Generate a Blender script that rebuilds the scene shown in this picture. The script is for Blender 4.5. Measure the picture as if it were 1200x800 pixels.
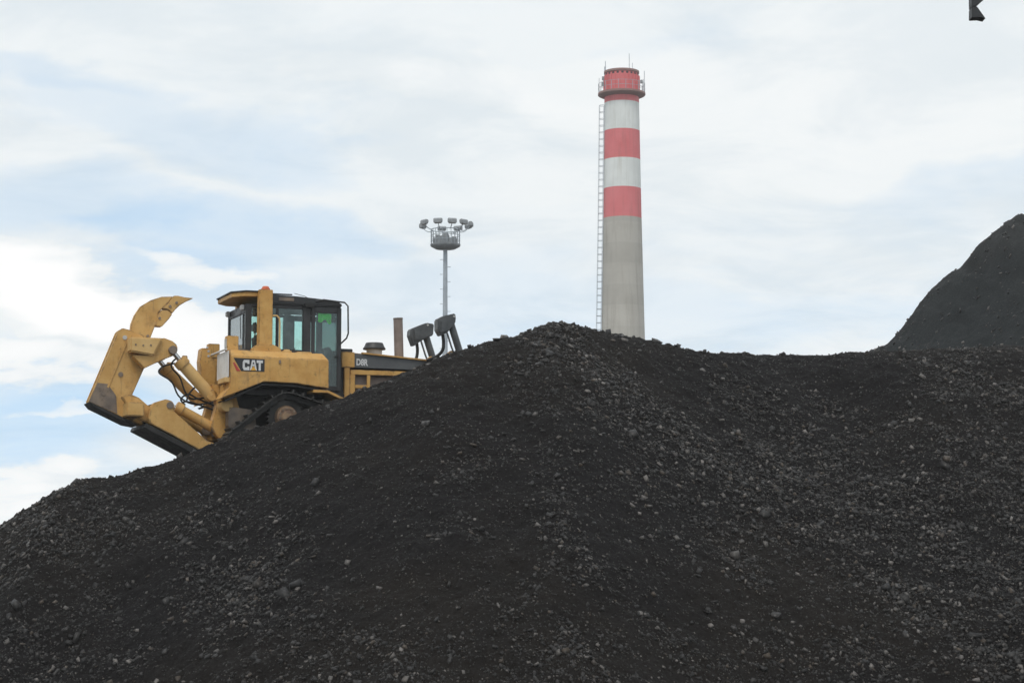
import bpy, bmesh, math, random
import numpy as np
from mathutils import Vector, Matrix

random.seed(7)
RNG = np.random.default_rng(7)
R = math.radians
S = bpy.context.scene
COL = S.collection
for o in list(bpy.data.objects):
    bpy.data.objects.remove(o)

# ------------------------------------------------------------------ camera
cam_d = bpy.data.cameras.new('camera')
cam_d.sensor_width = 36.0
cam_d.lens = 72.0
cam_d.clip_end = 9000
cam = bpy.data.objects.new('camera', cam_d)
COL.objects.link(cam)
cam.location = (0, 0, 3.0)
cam.rotation_euler = (R(90) + math.atan(250 / 2400), 0, 0)
S.camera = cam

# ------------------------------------------------------------------ light
SUN_EL, SUN_AZ = R(58), R(-162)          # azimuth from +Y (view) towards +X
sun_d = bpy.data.lights.new('sun', 'SUN')
sun_d.energy = 1.4
sun_d.angle = R(14)
sun_d.color = (1.0, 0.95, 0.87)
sun = bpy.data.objects.new('sun', sun_d)
COL.objects.link(sun)
sdir = Vector((math.sin(SUN_AZ) * math.cos(SUN_EL), math.cos(SUN_AZ) * math.cos(SUN_EL), math.sin(SUN_EL)))
sun.rotation_euler = sdir.to_track_quat('Z', 'Y').to_euler()
sun.location = (0, 0, 80)

S.view_settings.view_transform = 'Standard'
S.view_settings.look = 'None'
S.view_settings.gamma = 1
S.view_settings.exposure = 0.0
S.view_settings.use_curve_mapping = False
S.render.engine = 'CYCLES'


class NT:
    """small helper for building node trees"""
    def __init__(self, tree):
        self.t = tree

    def n(self, typ, **kw):
        nd = self.t.nodes.new(typ)
        for k, v in kw.items():
            if k.startswith('i_'):
                key = k[2:]
                nd.inputs[int(key) if key.isdigit() else key.replace('_', ' ')].default_value = v
            else:
                setattr(nd, k, v)
        return nd

    def link(self, a, b):
        self.t.links.new(a, b)

    def val(self, sock, v):
        if isinstance(v, (int, float)):
            sock.default_value = v
        else:
            self.link(v, sock)

    def math(self, op, a, b=None, c=None, clamp=False):
        nd = self.n('ShaderNodeMath', operation=op, use_clamp=clamp)
        self.val(nd.inputs[0], a)
        if b is not None:
            self.val(nd.inputs[1], b)
        if c is not None:
            self.val(nd.inputs[2], c)
        return nd.outputs[0]

    def ramp(self, v, a, b, lo=0.0, hi=1.0, smooth=True):
        nd = self.n('ShaderNodeMapRange', interpolation_type='SMOOTHSTEP' if smooth else 'LINEAR')
        self.val(nd.inputs['Value'], v)
        nd.inputs['From Min'].default_value = a
        nd.inputs['From Max'].default_value = b
        nd.inputs['To Min'].default_value = lo
        nd.inputs['To Max'].default_value = hi
        return nd.outputs['Result']

    def mix(self, f, a, b, blend='MIX'):
        nd = self.n('ShaderNodeMix', data_type='RGBA', blend_type=blend)
        self.val(nd.inputs[0], f)
        for s, v in ((nd.inputs[6], a), (nd.inputs[7], b)):
            if isinstance(v, tuple):
                s.default_value = v if len(v) == 4 else v + (1.0,)
            else:
                self.link(v, s)
        return nd.outputs[2]

    def noise(self, vec, scale, detail=4.0, rough=0.55, dist=0.0):
        nd = self.n('ShaderNodeTexNoise')
        if vec is not None:
            self.link(vec, nd.inputs['Vector'])
        nd.inputs['Scale'].default_value = scale
        nd.inputs['Detail'].default_value = detail
        nd.inputs['Roughness'].default_value = rough
        nd.inputs['Distortion'].default_value = dist
        return nd.outputs['Fac']


def build_world():
    w = bpy.data.worlds.new('World')
    S.world = w
    w.use_nodes = True
    t = w.node_tree
    t.nodes.clear()
    k = NT(t)
    out = k.n('ShaderNodeOutputWorld')
    bg = k.n('ShaderNodeBackground')
    bg.inputs['Strength'].default_value = 0.13
    k.link(bg.outputs[0], out.inputs[0])
    sky = k.n('ShaderNodeTexSky', sky_type='NISHITA', sun_disc=False)
    sky.sun_elevation = SUN_EL
    sky.sun_rotation = SUN_AZ
    sky.air_density = 1.0
    sky.dust_density = 0.4
    sky.ozone_density = 1.2
    tc = k.n('ShaderNodeTexCoord')
    sep = k.n('ShaderNodeSeparateXYZ')
    k.link(tc.outputs['Generated'], sep.inputs[0])
    x, y, z = sep.outputs
    up = k.n('ShaderNodeVectorMath', operation='ADD')
    k.link(tc.outputs['Generated'], up.inputs[0])
    up.inputs[1].default_value = (0, 0, 0.35)
    nv = k.n('ShaderNodeVectorMath', operation='NORMALIZE')
    k.link(up.outputs[0], nv.inputs[0])
    k.link(nv.outputs[0], sky.inputs[0])
    # a flat cloud deck seen in perspective
    zz = k.math('ADD', k.math('MAXIMUM', z, 0.0), 0.16)
    cv = k.n('ShaderNodeCombineXYZ')
    k.link(k.math('DIVIDE', x, zz), cv.inputs[0])
    k.link(k.math('DIVIDE', y, zz), cv.inputs[1])
    deck = cv.outputs[0]
    n1 = k.noise(deck, 1.1, 7, 0.58, 0.3)
    n2 = k.noise(deck, 3.2, 6, 0.6, 0.5)
    # direction with wandering edges, for the breaks and banks of this sky
    wn = k.n('ShaderNodeTexNoise')
    st = k.n('ShaderNodeMapping')
    st.inputs['Scale'].default_value = (1.0, 1.0, 2.6)
    st.inputs['Rotation'].default_value = (0.0, R(8), 0.0)
    k.link(tc.outputs['Generated'], st.inputs[0])
    k.link(st.outputs[0], wn.inputs['Vector'])
    wn.inputs['Scale'].default_value = 9
    wn.inputs['Detail'].default_value = 7
    wn.inputs['Roughness'].default_value = 0.52
    ws = k.n('ShaderNodeSeparateColor')
    k.link(wn.outputs['Color'], ws.inputs[0])
    az = k.math('ARCTAN2', x, y)
    az = k.math('ADD', az, k.math('MULTIPLY', k.math('SUBTRACT', ws.outputs[0], 0.5), 0.24))
    el = k.math('ADD', z, k.math('MULTIPLY', k.math('SUBTRACT', ws.outputs[1], 0.5), 0.075))

    def blob(u, v, ru, rv, tilt=0.0, soft=1.5):
        a, e = (u - 600) / 2400, (650 - v) / 2400
        ca, sa = math.cos(R(tilt)), math.sin(R(tilt))
        da, de = k.math('SUBTRACT', az, a), k.math('SUBTRACT', el, e)
        p = k.math('ADD', k.math('MULTIPLY', da, ca), k.math('MULTIPLY', de, sa))
        q = k.math('SUBTRACT', k.math('MULTIPLY', de, ca), k.math('MULTIPLY', da, sa))
        p = k.math('DIVIDE', p, ru / 2400)
        q = k.math('DIVIDE', q, rv / 2400)
        d = k.math('ADD', k.math('MULTIPLY', p, p), k.math('MULTIPLY', q, q))
        return k.ramp(d, 0.0, soft, 1.0, 0.0)

    def total(lst):
        s = None
        for wgt, args in lst:
            b = k.math('MULTIPLY', blob(*args), wgt)
            s = b if s is None else k.math('ADD', s, b)
        return s
    cover = k.ramp(n1, 0.30, 0.52, 0.80, 0.98)
    gaps = total([(0.34, (40, 100, 130, 28, -8)), (0.30, (230, 165, 220, 42, -8)), (0.46, (255, 280, 140, 50)),
                  (0.40, (90, 255, 130, 50)), (0.55, (60, 515, 200, 75)), (0.38, (210, 350, 120, 40)),
                  (0.16, (850, 85, 110, 50)), (0.20, (880, 378, 330, 40)), (0.15, (1180, 190, 120, 60)),
                  (0.20, (470, 350, 200, 60))])
    banks = total([(1.1, (20, 350, 110, 55, -25)), (1.0, (110, 395, 190, 40, -10)), (0.8, (20, 588, 160, 26)),
                   (0.7, (50, 455, 130, 20)), (0.35, (60, 505, 60, 8)), (0.35, (240, 335, 80, 10, -6)),
                   (0.35, (560, 130, 180, 30, -8)), (0.25, (1000, 120, 320, 90, 10)), (0.4, (420, 450, 120, 40))])
    m = k.math('SUBTRACT', cover, k.math('MULTIPLY', gaps, 0.68), clamp=True)
    banks = k.math('MULTIPLY', banks, k.ramp(n2, 0.25, 0.55, 0.45, 0.95))
    m = k.math('ADD', m, banks, clamp=True)
    tone = k.ramp(n2, 0.34, 0.60, 0.0, 1.0)
    cloud = k.mix(tone, (6.25, 6.75, 7.05), (7.15, 7.45, 7.55))
    cloud = k.mix(k.math('MINIMUM', banks, 1.0), cloud, (8.3, 8.3, 8.25))
    blue = k.mix(1.0, sky.outputs[0], (1.65, 2.3, 2.15), 'MULTIPLY')
    colr = k.mix(m, blue, cloud)
    k.link(colr, bg.inputs['Color'])


build_world()


# ------------------------------------------------------------------ materials
def new_mat(name):
    m = bpy.data.materials.new(name)
    m.use_nodes = True
    t = m.node_tree
    k = NT(t)
    b = t.nodes['Principled BSDF']
    return m, k, b


def coords(k, kind='Object'):
    return k.n('ShaderNodeTexCoord').outputs[kind]


def bump(k, b, h, strength=0.3, dist=0.02):
    bn = k.n('ShaderNodeBump')
    bn.inputs['Strength'].default_value = strength
    bn.inputs['Distance'].default_value = dist
    k.link(h, bn.inputs['Height'])
    k.link(bn.outputs[0], b.inputs['Normal'])


def paint(name, c1, c2, grime=(0.05, 0.043, 0.035), g=0.5, rough=0.5, metal=0.0, scale=3.0, coat=0.0):
    m, k, b = new_mat(name)
    v = coords(k)
    n1 = k.noise(v, scale, 5, 0.6)
    n2 = k.noise(v, scale * 2.4, 7, 0.68, 0.4)
    col = k.mix(k.ramp(n1, 0.35, 0.65), c1, c2)
    col = k.mix(k.ramp(n2, 0.55, 0.78, 0.0, g), col, grime)
    if name.startswith('machine'):
        n3 = k.noise(v, 1.3, 6, 0.7, 0.8)
        col = k.mix(k.ramp(n3, 0.53, 0.72, 0.0, 0.5), col, (0.17, 0.115, 0.07))
        n4 = k.noise(v, 14, 4, 0.7)
        col = k.mix(k.ramp(n4, 0.64, 0.74, 0.0, 0.6), col, (0.12, 0.07, 0.04))
        ge = k.n('ShaderNodeNewGeometry')
        # paint rubbed off along the edges
        bv = k.n('ShaderNodeBevel', samples=4)
        bv.inputs['Radius'].default_value = 0.035
        dt = k.n('ShaderNodeVectorMath', operation='DOT_PRODUCT')
        k.link(bv.outputs[0], dt.inputs[0])
        k.link(ge.outputs['Normal'], dt.inputs[1])
        edge = k.ramp(dt.outputs['Value'], 0.80, 0.985, 1.0, 0.0)
        edge = k.math('MULTIPLY', edge, k.ramp(n2, 0.42, 0.60, 0.0, 0.75))
        col = k.mix(edge, col, (0.13, 0.095, 0.07))
        # coal dust lying on level surfaces
        sn = k.n('ShaderNodeSeparateXYZ')
        k.link(ge.outputs['Normal'], sn.inputs[0])
        dust = k.math('MULTIPLY', k.ramp(sn.outputs[2], 0.55, 0.95), k.ramp(n1, 0.4, 0.65, 0.15, 0.6))
        col = k.mix(dust, col, (0.10, 0.085, 0.07))
        # thin dark runs
        mp = k.n('ShaderNodeMapping')
        mp.inputs['Scale'].default_value = (9.0, 9.0, 0.9)
        k.link(v, mp.inputs[0])
        rn = k.noise(mp.outputs[0], 1.0, 4, 0.6)
        col = k.mix(k.ramp(rn, 0.58, 0.72, 0.0, 0.4), col, (0.15, 0.10, 0.06))
    k.link(col, b.inputs['Base Color'])
    k.link(k.ramp(n2, 0.3, 0.75, rough - 0.1, min(1, rough + 0.25)), b.inputs['Roughness'])
    b.inputs['Metallic'].default_value = metal
    bump(k, b, k.noise(v, 40, 3, 0.6), 0.12, 0.004)
    return m


M = {}
M['yellow'] = paint('machine_yellow', (0.54, 0.285, 0.07), (0.63, 0.365, 0.11), g=0.65, rough=0.55)
M['tan'] = paint('machine_tan', (0.53, 0.30, 0.088), (0.61, 0.375, 0.13), g=0.45, rough=0.6)
M['pale_yellow'] = paint('dusty_yellow', (0.60, 0.38, 0.14), (0.65, 0.43, 0.18), g=0.25, rough=0.6)
M['worn'] = paint('worn_steel', (0.16, 0.13, 0.11), (0.26, 0.20, 0.15), g=0.6, rough=0.55, metal=0.3)
M['cab'] = paint('cab_dark_grey', (0.020, 0.021, 0.023), (0.034, 0.034, 0.036), grime=(0.08, 0.075, 0.07), g=0.35, rough=0.45)
M['band'] = paint('hood_grey', (0.075, 0.08, 0.085), (0.10, 0.105, 0.11), g=0.3, rough=0.5)
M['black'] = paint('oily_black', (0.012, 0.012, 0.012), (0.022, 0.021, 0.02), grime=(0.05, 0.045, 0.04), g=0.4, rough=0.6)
M['shoe'] = paint('track_steel', (0.03, 0.03, 0.03), (0.055, 0.052, 0.048), grime=(0.08, 0.075, 0.07), g=0.4, rough=0.55, metal=0.3)
M['hub'] = paint('hub_paint', (0.30, 0.20, 0.12), (0.16, 0.10, 0.07), g=0.8, rough=0.7, scale=9)
M['white'] = paint('white_paint', (0.72, 0.72, 0.70), (0.62, 0.61, 0.58), g=0.25, rough=0.55)
M['lift'] = paint('cylinder_grey', (0.055, 0.06, 0.065), (0.09, 0.096, 0.10), grime=(0.02, 0.02, 0.02), g=0.5, rough=0.45)
M['rust'] = paint('rusty_exhaust', (0.20, 0.155, 0.135), (0.26, 0.21, 0.185), grime=(0.1, 0.07, 0.06), g=0.5, rough=0.75)
M['light_grey'] = paint('light_grey', (0.42, 0.42, 0.41), (0.5, 0.5, 0.49), g=0.3, rough=0.6)
M['chrome'] = paint('rod_chrome', (0.6, 0.6, 0.6), (0.5, 0.5, 0.5), g=0.2, rough=0.25, metal=1.0)
M['hose'] = paint('rubber_hose', (0.012, 0.012, 0.012), (0.02, 0.02, 0.02), g=0.2, rough=0.6)
M['galv'] = paint('galvanised_steel', (0.36, 0.40, 0.44), (0.44, 0.48, 0.52), g=0.3, rough=0.5, metal=0.35, scale=1.5)
M['lamp_case'] = paint('lamp_case', (0.24, 0.255, 0.27), (0.30, 0.315, 0.33), g=0.3, rough=0.5)
M['dark_steel'] = paint('dark_steel', (0.02, 0.021, 0.024), (0.03, 0.03, 0.033), g=0.2, rough=0.5)
M['decal_black'] = paint('decal_black', (0.015, 0.015, 0.018), (0.022, 0.022, 0.025), g=0.15, rough=0.4)
M['decal_white'] = paint('decal_white', (0.70, 0.70, 0.70), (0.62, 0.62, 0.62), g=0.15, rough=0.4, scale=8)
M['decal_red'] = paint('decal_red', (0.50, 0.045, 0.035), (0.44, 0.05, 0.04), g=0.15, rough=0.4)
M['decal_yellow'] = paint('decal_yellow', (0.75, 0.38, 0.02), (0.7, 0.36, 0.03), g=0.15, rough=0.4)
M['seat'] = paint('seat_fabric', (0.02, 0.022, 0.025), (0.03, 0.032, 0.035), g=0.2, rough=0.85)
M['green'] = paint('fluorescent_green', (0.05, 0.85, 0.02), (0.08, 0.95, 0.03), grime=(0.03, 0.35, 0.03), g=0.5, rough=0.7, scale=6)
M['orange'] = paint('orange_lens', (0.6, 0.14, 0.06), (0.55, 0.12, 0.05), g=0.2, rough=0.3)


def chimney_paint(name, c1, c2, streak, amount, lines=True):
    m, k, b = new_mat(name)
    v = coords(k)
    mp = k.n('ShaderNodeMapping')
    mp.inputs['Scale'].default_value = (1.2, 1.2, 0.08)
    k.link(v, mp.inputs[0])
    ns = k.noise(mp.outputs[0], 1.6, 6, 0.62)
    n1 = k.noise(v, 0.35, 5, 0.6)
    col = k.mix(k.ramp(n1, 0.3, 0.7), c1, c2)
    col = k.mix(k.ramp(ns, 0.48, 0.75, 0.0, amount), col, streak)
    if lines:
        sp = k.n('ShaderNodeSeparateXYZ')
        k.link(v, sp.inputs[0])
        zz = k.math('ADD', sp.outputs[2], k.math('MULTIPLY', n1, 0.3))
        fr = k.math('FRACT', k.math('DIVIDE', zz, 2.5))
        ln = k.ramp(fr, 0.0, 0.055, 0.8, 0.0)
        col = k.mix(k.math('MULTIPLY', ln, k.ramp(n1, 0.35, 0.65, 0.2, 0.7)), col, (0.5, 0.49, 0.46))
        lift = k.math('FLOOR', k.math('DIVIDE', zz, 2.5))
        wn = k.n('ShaderNodeTexWhiteNoise', noise_dimensions='1D')
        k.link(lift, wn.inputs['W'])
        col = k.mix(k.ramp(wn.outputs[0], 0.0, 1.0, 0.0, 0.22), col, (0.23, 0.215, 0.19))
    k.link(col, b.inputs['Base Color'])
    b.inputs['Roughness'].default_value = 0.85
    bump(k, b, n1, 0.2, 0.05)
    return m


M['concrete'] = chimney_paint('chimney_concrete', (0.45, 0.425, 0.38), (0.52, 0.495, 0.445), (0.29, 0.26, 0.22), 0.6)
M['ch_red'] = chimney_paint('chimney_red', (0.66, 0.135, 0.145), (0.72, 0.19, 0.20), (0.46, 0.14, 0.135), 0.6, False)
M['ch_white'] = chimney_paint('chimney_white', (0.80, 0.82, 0.80), (0.70, 0.72, 0.70), (0.48, 0.46, 0.40), 0.6, False)
M['gallery'] = chimney_paint('gallery_concrete', (0.28, 0.16, 0.145), (0.33, 0.19, 0.17), (0.2, 0.12, 0.1), 0.5, False)


def glass(name, tint, fac=1.0, dust=(0.03, 0.16)):  # dust: diffuse share; on the rear pane it stands in for sky
    m, k, b = new_mat(name)
    t = m.node_tree
    tr = k.n('ShaderNodeBsdfTransparent')
    tr.inputs[0].default_value = tint + (1,)
    gl = k.n('ShaderNodeBsdfGlossy')
    gl.inputs['Roughness'].default_value = 0.04
    gl.inputs['Color'].default_value = (0.9, 0.95, 0.95, 1)
    fr = k.n('ShaderNodeFresnel')
    fr.inputs['IOR'].default_value = 1.5
    nz = k.noise(coords(k), 3.5, 5, 0.6)
    df = k.n('ShaderNodeBsdfDiffuse')
    df.inputs[0].default_value = (0.45, 0.50, 0.52, 1)
    mx0 = k.n('ShaderNodeMixShader')
    k.link(k.ramp(nz, 0.4, 0.8, dust[0], dust[1]), mx0.inputs[0])
    k.link(tr.outputs[0], mx0.inputs[1])
    k.link(df.outputs[0], mx0.inputs[2])
    mx = k.n('ShaderNodeMixShader')
    k.link(k.math('MULTIPLY', fr.outputs[0], fac), mx.inputs[0])
    k.link(mx0.outputs[0], mx.inputs[1])
    k.link(gl.outputs[0], mx.inputs[2])
    k.link(mx.outputs[0], t.nodes['Material Output'].inputs[0])
    return m


M['glass'] = glass('tinted_cab_glass', (0.84, 0.97, 0.945))
M['rear_glass'] = glass('sky_pale_rear_glass', (0.72, 0.86, 0.92), 1.3, (0.4, 0.65))  # high diffuse share paints in the pale sky mirrored and seen through


def coal_mat(name, dark, brown, pale, bumps=True, rough=0.85):
    m, k, b = new_mat(name)
    v = coords(k)
    big = k.noise(v, 0.16, 4, 0.55)
    mid = k.noise(v, 1.3, 6, 0.62)
    fine = k.noise(v, 16, 5, 0.7)
    vf = k.noise(v, 60, 3, 0.7)
    col = k.mix(k.ramp(big, 0.42, 0.6), dark, brown)
    col = k.mix(k.ramp(mid, 0.4, 0.68, 0.0, 0.45), col, tuple(c * 0.55 for c in dark))
    col = k.mix(k.ramp(fine, 0.60, 0.76, 0.0, 0.8), col, pale)
    k.link(col, b.inputs['Base Color'])
    k.link(k.ramp(fine, 0.35, 0.7, rough, rough - 0.3), b.inputs['Roughness'])
    b.inputs['Specular IOR Level'].default_value = 0.10
    h = k.math('ADD', k.math('MULTIPLY', fine, 1.0), k.math('MULTIPLY', vf, 0.5))
    bump(k, b, h, 1.0, 0.05)
    return m


M['coal'] = coal_mat('coal_fines', (0.0088, 0.0076, 0.0078), (0.0128, 0.0102, 0.0084), (0.032, 0.027, 0.024))
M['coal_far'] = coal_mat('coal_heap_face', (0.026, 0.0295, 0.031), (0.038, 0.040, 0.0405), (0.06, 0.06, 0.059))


def lump_mat():
    m, k, b = new_mat('coal_lumps')
    at = k.n('ShaderNodeAttribute', attribute_name='tint')
    nz = k.noise(coords(k), 22, 4, 0.65)
    sp = k.n('ShaderNodeSeparateColor')
    k.link(at.outputs['Color'], sp.inputs[0])
    oi = k.n('ShaderNodeObjectInfo')
    t = sp.outputs[0]
    col = k.mix(t, (0.0088, 0.0078, 0.0074), (0.165, 0.15, 0.138))
    col = k.mix(sp.outputs[1], col, (0.085, 0.062, 0.042))
    col = k.mix(k.ramp(nz, 0.35, 0.7, 0.0, 0.5), col, (0.016, 0.016, 0.017))
    k.link(col, b.inputs['Base Color'])
    k.link(k.ramp(nz, 0.3, 0.7, 0.3, 0.65), b.inputs['Roughness'])
    b.inputs['Specular IOR Level'].default_value = 0.32
    bump(k, b, nz, 0.5, 0.01)
    return m


M['lump'] = lump_mat()


def soil_mat():
    m, k, b = new_mat('yard_soil')
    v = coords(k)
    n = k.noise(v, 0.3, 6, 0.65)
    f = k.noise(v, 8, 5, 0.7)
    col = k.mix(k.ramp(n, 0.35, 0.65), (0.03, 0.029, 0.028), (0.075, 0.068, 0.06))
    col = k.mix(k.ramp(f, 0.5, 0.75, 0.0, 0.6), col, (0.12, 0.115, 0.105))
    k.link(col, b.inputs['Base Color'])
    b.inputs['Roughness'].default_value = 0.9
    bump(k, b, f, 0.5, 0.03)
    return m


M['soil'] = soil_mat()


# ------------------------------------------------------------------ mesh helpers
def put(name, me, mat, parent=None, smooth=False):
    o = bpy.data.objects.new(name, me)
    COL.objects.link(o)
    if mat is not None and len(me.materials) == 0:
        me.materials.append(M[mat] if isinstance(mat, str) else mat)
    if parent is not None:
        o.parent = parent
    if smooth:
        me.shade_smooth()
    return o


def finish(name, bm, mat, parent=None, bev=0.0, seg=2, smooth=None):
    bmesh.ops.recalc_face_normals(bm, faces=bm.faces)
    if bev > 0:
        ed = [e for e in bm.edges if len(e.link_faces) == 2 and e.calc_face_angle(0) > R(28)]
        if ed:
            bmesh.ops.bevel(bm, geom=ed, offset=bev, segments=seg, affect='EDGES', clamp_overlap=True)
    me = bpy.data.meshes.new(name)
    bm.to_mesh(me)
    bm.free()
    o = put(name, me, mat, parent)
    if smooth is not None:
        me.shade_smooth()
        try:
            me.set_sharp_from_angle(angle=R(smooth))
        except Exception:
            pass
    return o


def add_poly(bm, pts, y0, y1):
    a = [bm.verts.new((p[0], y0, p[1])) for p in pts]
    b = [bm.verts.new((p[0], y1, p[1])) for p in pts]
    n = len(pts)
    bm.faces.new(a)
    bm.faces.new(b[::-1])
    for i in range(n):
        bm.faces.new((a[i], b[i], b[(i + 1) % n], a[(i + 1) % n]))


def poly(name, pts, y0, y1, mat, parent, bev=0.012):
    bm = bmesh.new()
    add_poly(bm, pts, y0, y1)
    return finish(name, bm, mat, parent, bev)


def plan(name, pts, z0, z1, mat, parent, bev=0.01):
    bm = bmesh.new()
    a = [bm.verts.new((p[0], p[1], z0)) for p in pts]
    b = [bm.verts.new((p[0], p[1], z1)) for p in pts]
    bm.faces.new(a)
    bm.faces.new(b[::-1])
    for i in range(len(pts)):
        j = (i + 1) % len(pts)
        bm.faces.new((a[i], a[j], b[j], b[i]))
    return finish(name, bm, mat, parent, bev)


def add_box(bm, lo, hi):
    add_poly(bm, [(lo[0], lo[2]), (hi[0], lo[2]), (hi[0], hi[2]), (lo[0], hi[2])], lo[1], hi[1])


def box(name, lo, hi, mat, parent, bev=0.01):
    bm = bmesh.new()
    add_box(bm, lo, hi)
    return finish(name, bm, mat, parent, bev)


def frame_of(d):
    d = d.normalized()
    a = Vector((0, 0, 1)) if abs(d.z) < 0.9 else Vector((1, 0, 0))
    u = d.cross(a).normalized()
    return u, d.cross(u).normalized()


def add_rod(bm, p0, p1, r0, r1=None, n=14):
    p0, p1 = Vector(p0), Vector(p1)
    r1 = r0 if r1 is None else r1
    u, v = frame_of(p1 - p0)
    A, B = [], []
    for i in range(n):
        t = 2 * math.pi * i / n
        w = u * math.cos(t) + v * math.sin(t)
        A.append(bm.verts.new(p0 + w * r0))
        B.append(bm.verts.new(p1 + w * r1))
    bm.faces.new(A)
    bm.faces.new(B[::-1])
    for i in range(n):
        bm.faces.new((A[i], B[i], B[(i + 1) % n], A[(i + 1) % n]))


def rod(name, p0, p1, r, mat, parent, r1=None, n=14, bev=0.0):
    bm = bmesh.new()
    add_rod(bm, p0, p1, r, r1, n)
    return finish(name, bm, mat, parent, bev, smooth=40)


def add_pipe(bm, pts, r, n=8, closed=False):
    pts = [Vector(p) for p in pts]
    rings = []
    m = len(pts)
    u = None
    for i in range(m):
        if closed:
            d = pts[(i + 1) % m] - pts[i - 1]
        else:
            d = pts[min(i + 1, m - 1)] - pts[max(i - 1, 0)]
        d.normalize()
        if u is None:
            u, _ = frame_of(d)
        u = (u - d * u.dot(d)).normalized()
        v = d.cross(u)
        rings.append([bm.verts.new(pts[i] + (u * math.cos(2 * math.pi * j / n) + v * math.sin(2 * math.pi * j / n)) * r) for j in range(n)])
    for i in range(m if closed else m - 1):
        a, b = rings[i], rings[(i + 1) % m]
        for j in range(n):
            bm.faces.new((a[j], b[j], b[(j + 1) % n], a[(j + 1) % n]))
    if not closed:
        bm.faces.new(rings[0])
        bm.faces.new(rings[-1][::-1])


def smooth_path(pts, sub=6):
    P = [Vector(p) for p in pts]
    P = [P[0] * 2 - P[1]] + P + [P[-1] * 2 - P[-2]]
    out = []
    for i in range(1, len(P) - 2):
        for s in range(sub):
            t = s / sub
            a, b, c, d = P[i - 1:i + 3]
            out.append(0.5 * ((2 * b) + (c - a) * t + (2 * a - 5 * b + 4 * c - d) * t * t + (3 * b - a - 3 * c + d) * t ** 3))
    out.append(P[-2])
    return out


def pipe(name, pts, r, mat, parent, n=8, closed=False, curve=0):
    bm = bmesh.new()
    if curve:
        pts = smooth_path(pts, curve)
    add_pipe(bm, pts, r, n, closed)
    return finish(name, bm, mat, parent, smooth=50)


def add_lathe(bm, prof, n=40, c=(0, 0, 0)):
    rings = []
    for r, z in prof:
        rings.append([bm.verts.new((c[0] + r * math.cos(2 * math.pi * j / n), c[1] + r * math.sin(2 * math.pi * j / n), c[2] + z)) for j in range(n)])
    for a, b in zip(rings, rings[1:]):
        for j in range(n):
            bm.faces.new((a[j], a[(j + 1) % n], b[(j + 1) % n], b[j]))
    bm.faces.new(rings[0][::-1])
    bm.faces.new(rings[-1])


def lathe(name, prof, mat, parent, n=40, c=(0, 0, 0), sm=35):
    bm = bmesh.new()
    add_lathe(bm, prof, n, c)
    return finish(name, bm, mat, parent, smooth=sm)


def thing(name, label, cat, loc=(0, 0, 0), rz=0.0, group=None):
    o = bpy.data.objects.new(name, None)
    COL.objects.link(o)
    o.location = loc
    o.rotation_euler = (0, 0, rz)
    o['label'] = label
    o['category'] = cat
    if group:
        o['group'] = group
    return o


# ------------------------------------------------------------------ noise for the terrain
def _hash(ix, iy, s):
    h = (ix.astype(np.int64) * 374761393 + iy.astype(np.int64) * 668265263 + s * 982451653) & 0xffffffff
    h = ((h ^ (h >> 13)) * 1274126177) & 0xffffffff
    h = h ^ (h >> 16)
    return (h & 0xffff) / 65535.0


def vnoise(x, y, s=0):
    ix, iy = np.floor(x), np.floor(y)
    fx, fy = x - ix, y - iy
    fx = fx * fx * fx * (fx * (fx * 6 - 15) + 10)
    fy = fy * fy * fy * (fy * (fy * 6 - 15) + 10)
    a = _hash(ix, iy, s)
    b = _hash(ix + 1, iy, s)
    c = _hash(ix, iy + 1, s)
    d = _hash(ix + 1, iy + 1, s)
    return (a + (b - a) * fx) * (1 - fy) + (c + (d - c) * fx) * fy


def fbm(x, y, sc, oct=4, s=0, gain=0.5):
    v, a, t = 0, 1.0, 0
    for i in range(oct):
        v = v + a * (vnoise(x * sc + 17.3 * i, y * sc - 9.1 * i, s + i * 7) - 0.5)
        t += a
        a *= gain
        sc *= 2.03
    return v / t * 2


def smoothstep(a, b, x):
    t = np.clip((x - a) / (b - a), 0, 1)
    return t * t * (3 - 2 * t)


# ------------------------------------------------------------------ coal pile
DOZ = Vector((-4.919, 42.020, 4.700))
YAW = R(21)
CREST = [(-30, 35, -.6), (-20, 35.5, -.4), (-15, 36, .6), (-11.5, 36.6, 1.9), (-10, 36.8, 2.9),
         (-9.21, 37.0, 3.5), (-8.94, 37.12, 3.72), (-8.66, 37.24, 3.92), (-8.39, 37.36, 4.11), (-8.03, 37.51, 4.36),
         (-7.75, 37.63, 4.35), (-7.39, 37.78, 4.39), (-7.1, 37.9, 4.51), (-6.81, 38.02, 4.61), (-6.36, 38.2, 4.71),
         (-5.83, 38.34, 4.94), (-5.29, 38.48, 5.2), (-4.83, 38.6, 5.35), (-4.36, 38.66, 5.53), (-3.8, 38.73, 5.77),
         (-3.24, 38.8, 5.98), (-2.45, 39.0, 6.29), (-1.64, 39.2, 6.67), (-0.99, 39.6, 6.97),
         (-0.34, 40.02, 7.17),
         (0.08, 40.3, 7.3), (0.34, 40.47, 7.42), (0.68, 40.69, 7.58), (0.94, 40.84, 7.62), (1.38, 41.02, 7.58), (2.08, 41.31, 7.42),
         (2.79, 41.6, 7.3), (3.33, 41.79, 7.23), (3.87, 41.99, 7.18), (4.78, 42.31, 7.16), (6.25, 42.64, 7.15), (7.17, 42.79, 7.22),
         (7.9, 42.9, 7.32), (8.98, 42.9, 7.32), (10.78, 42.9, 7.27),
         (14, 42.9, 7.2), (19, 42.9, 6.8), (25, 43, 4.2), (30, 43, 1.0), (34, 43, -.6)]
CR = np.array(CREST)
_xs = np.linspace(-30, 34, 2561)


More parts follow.
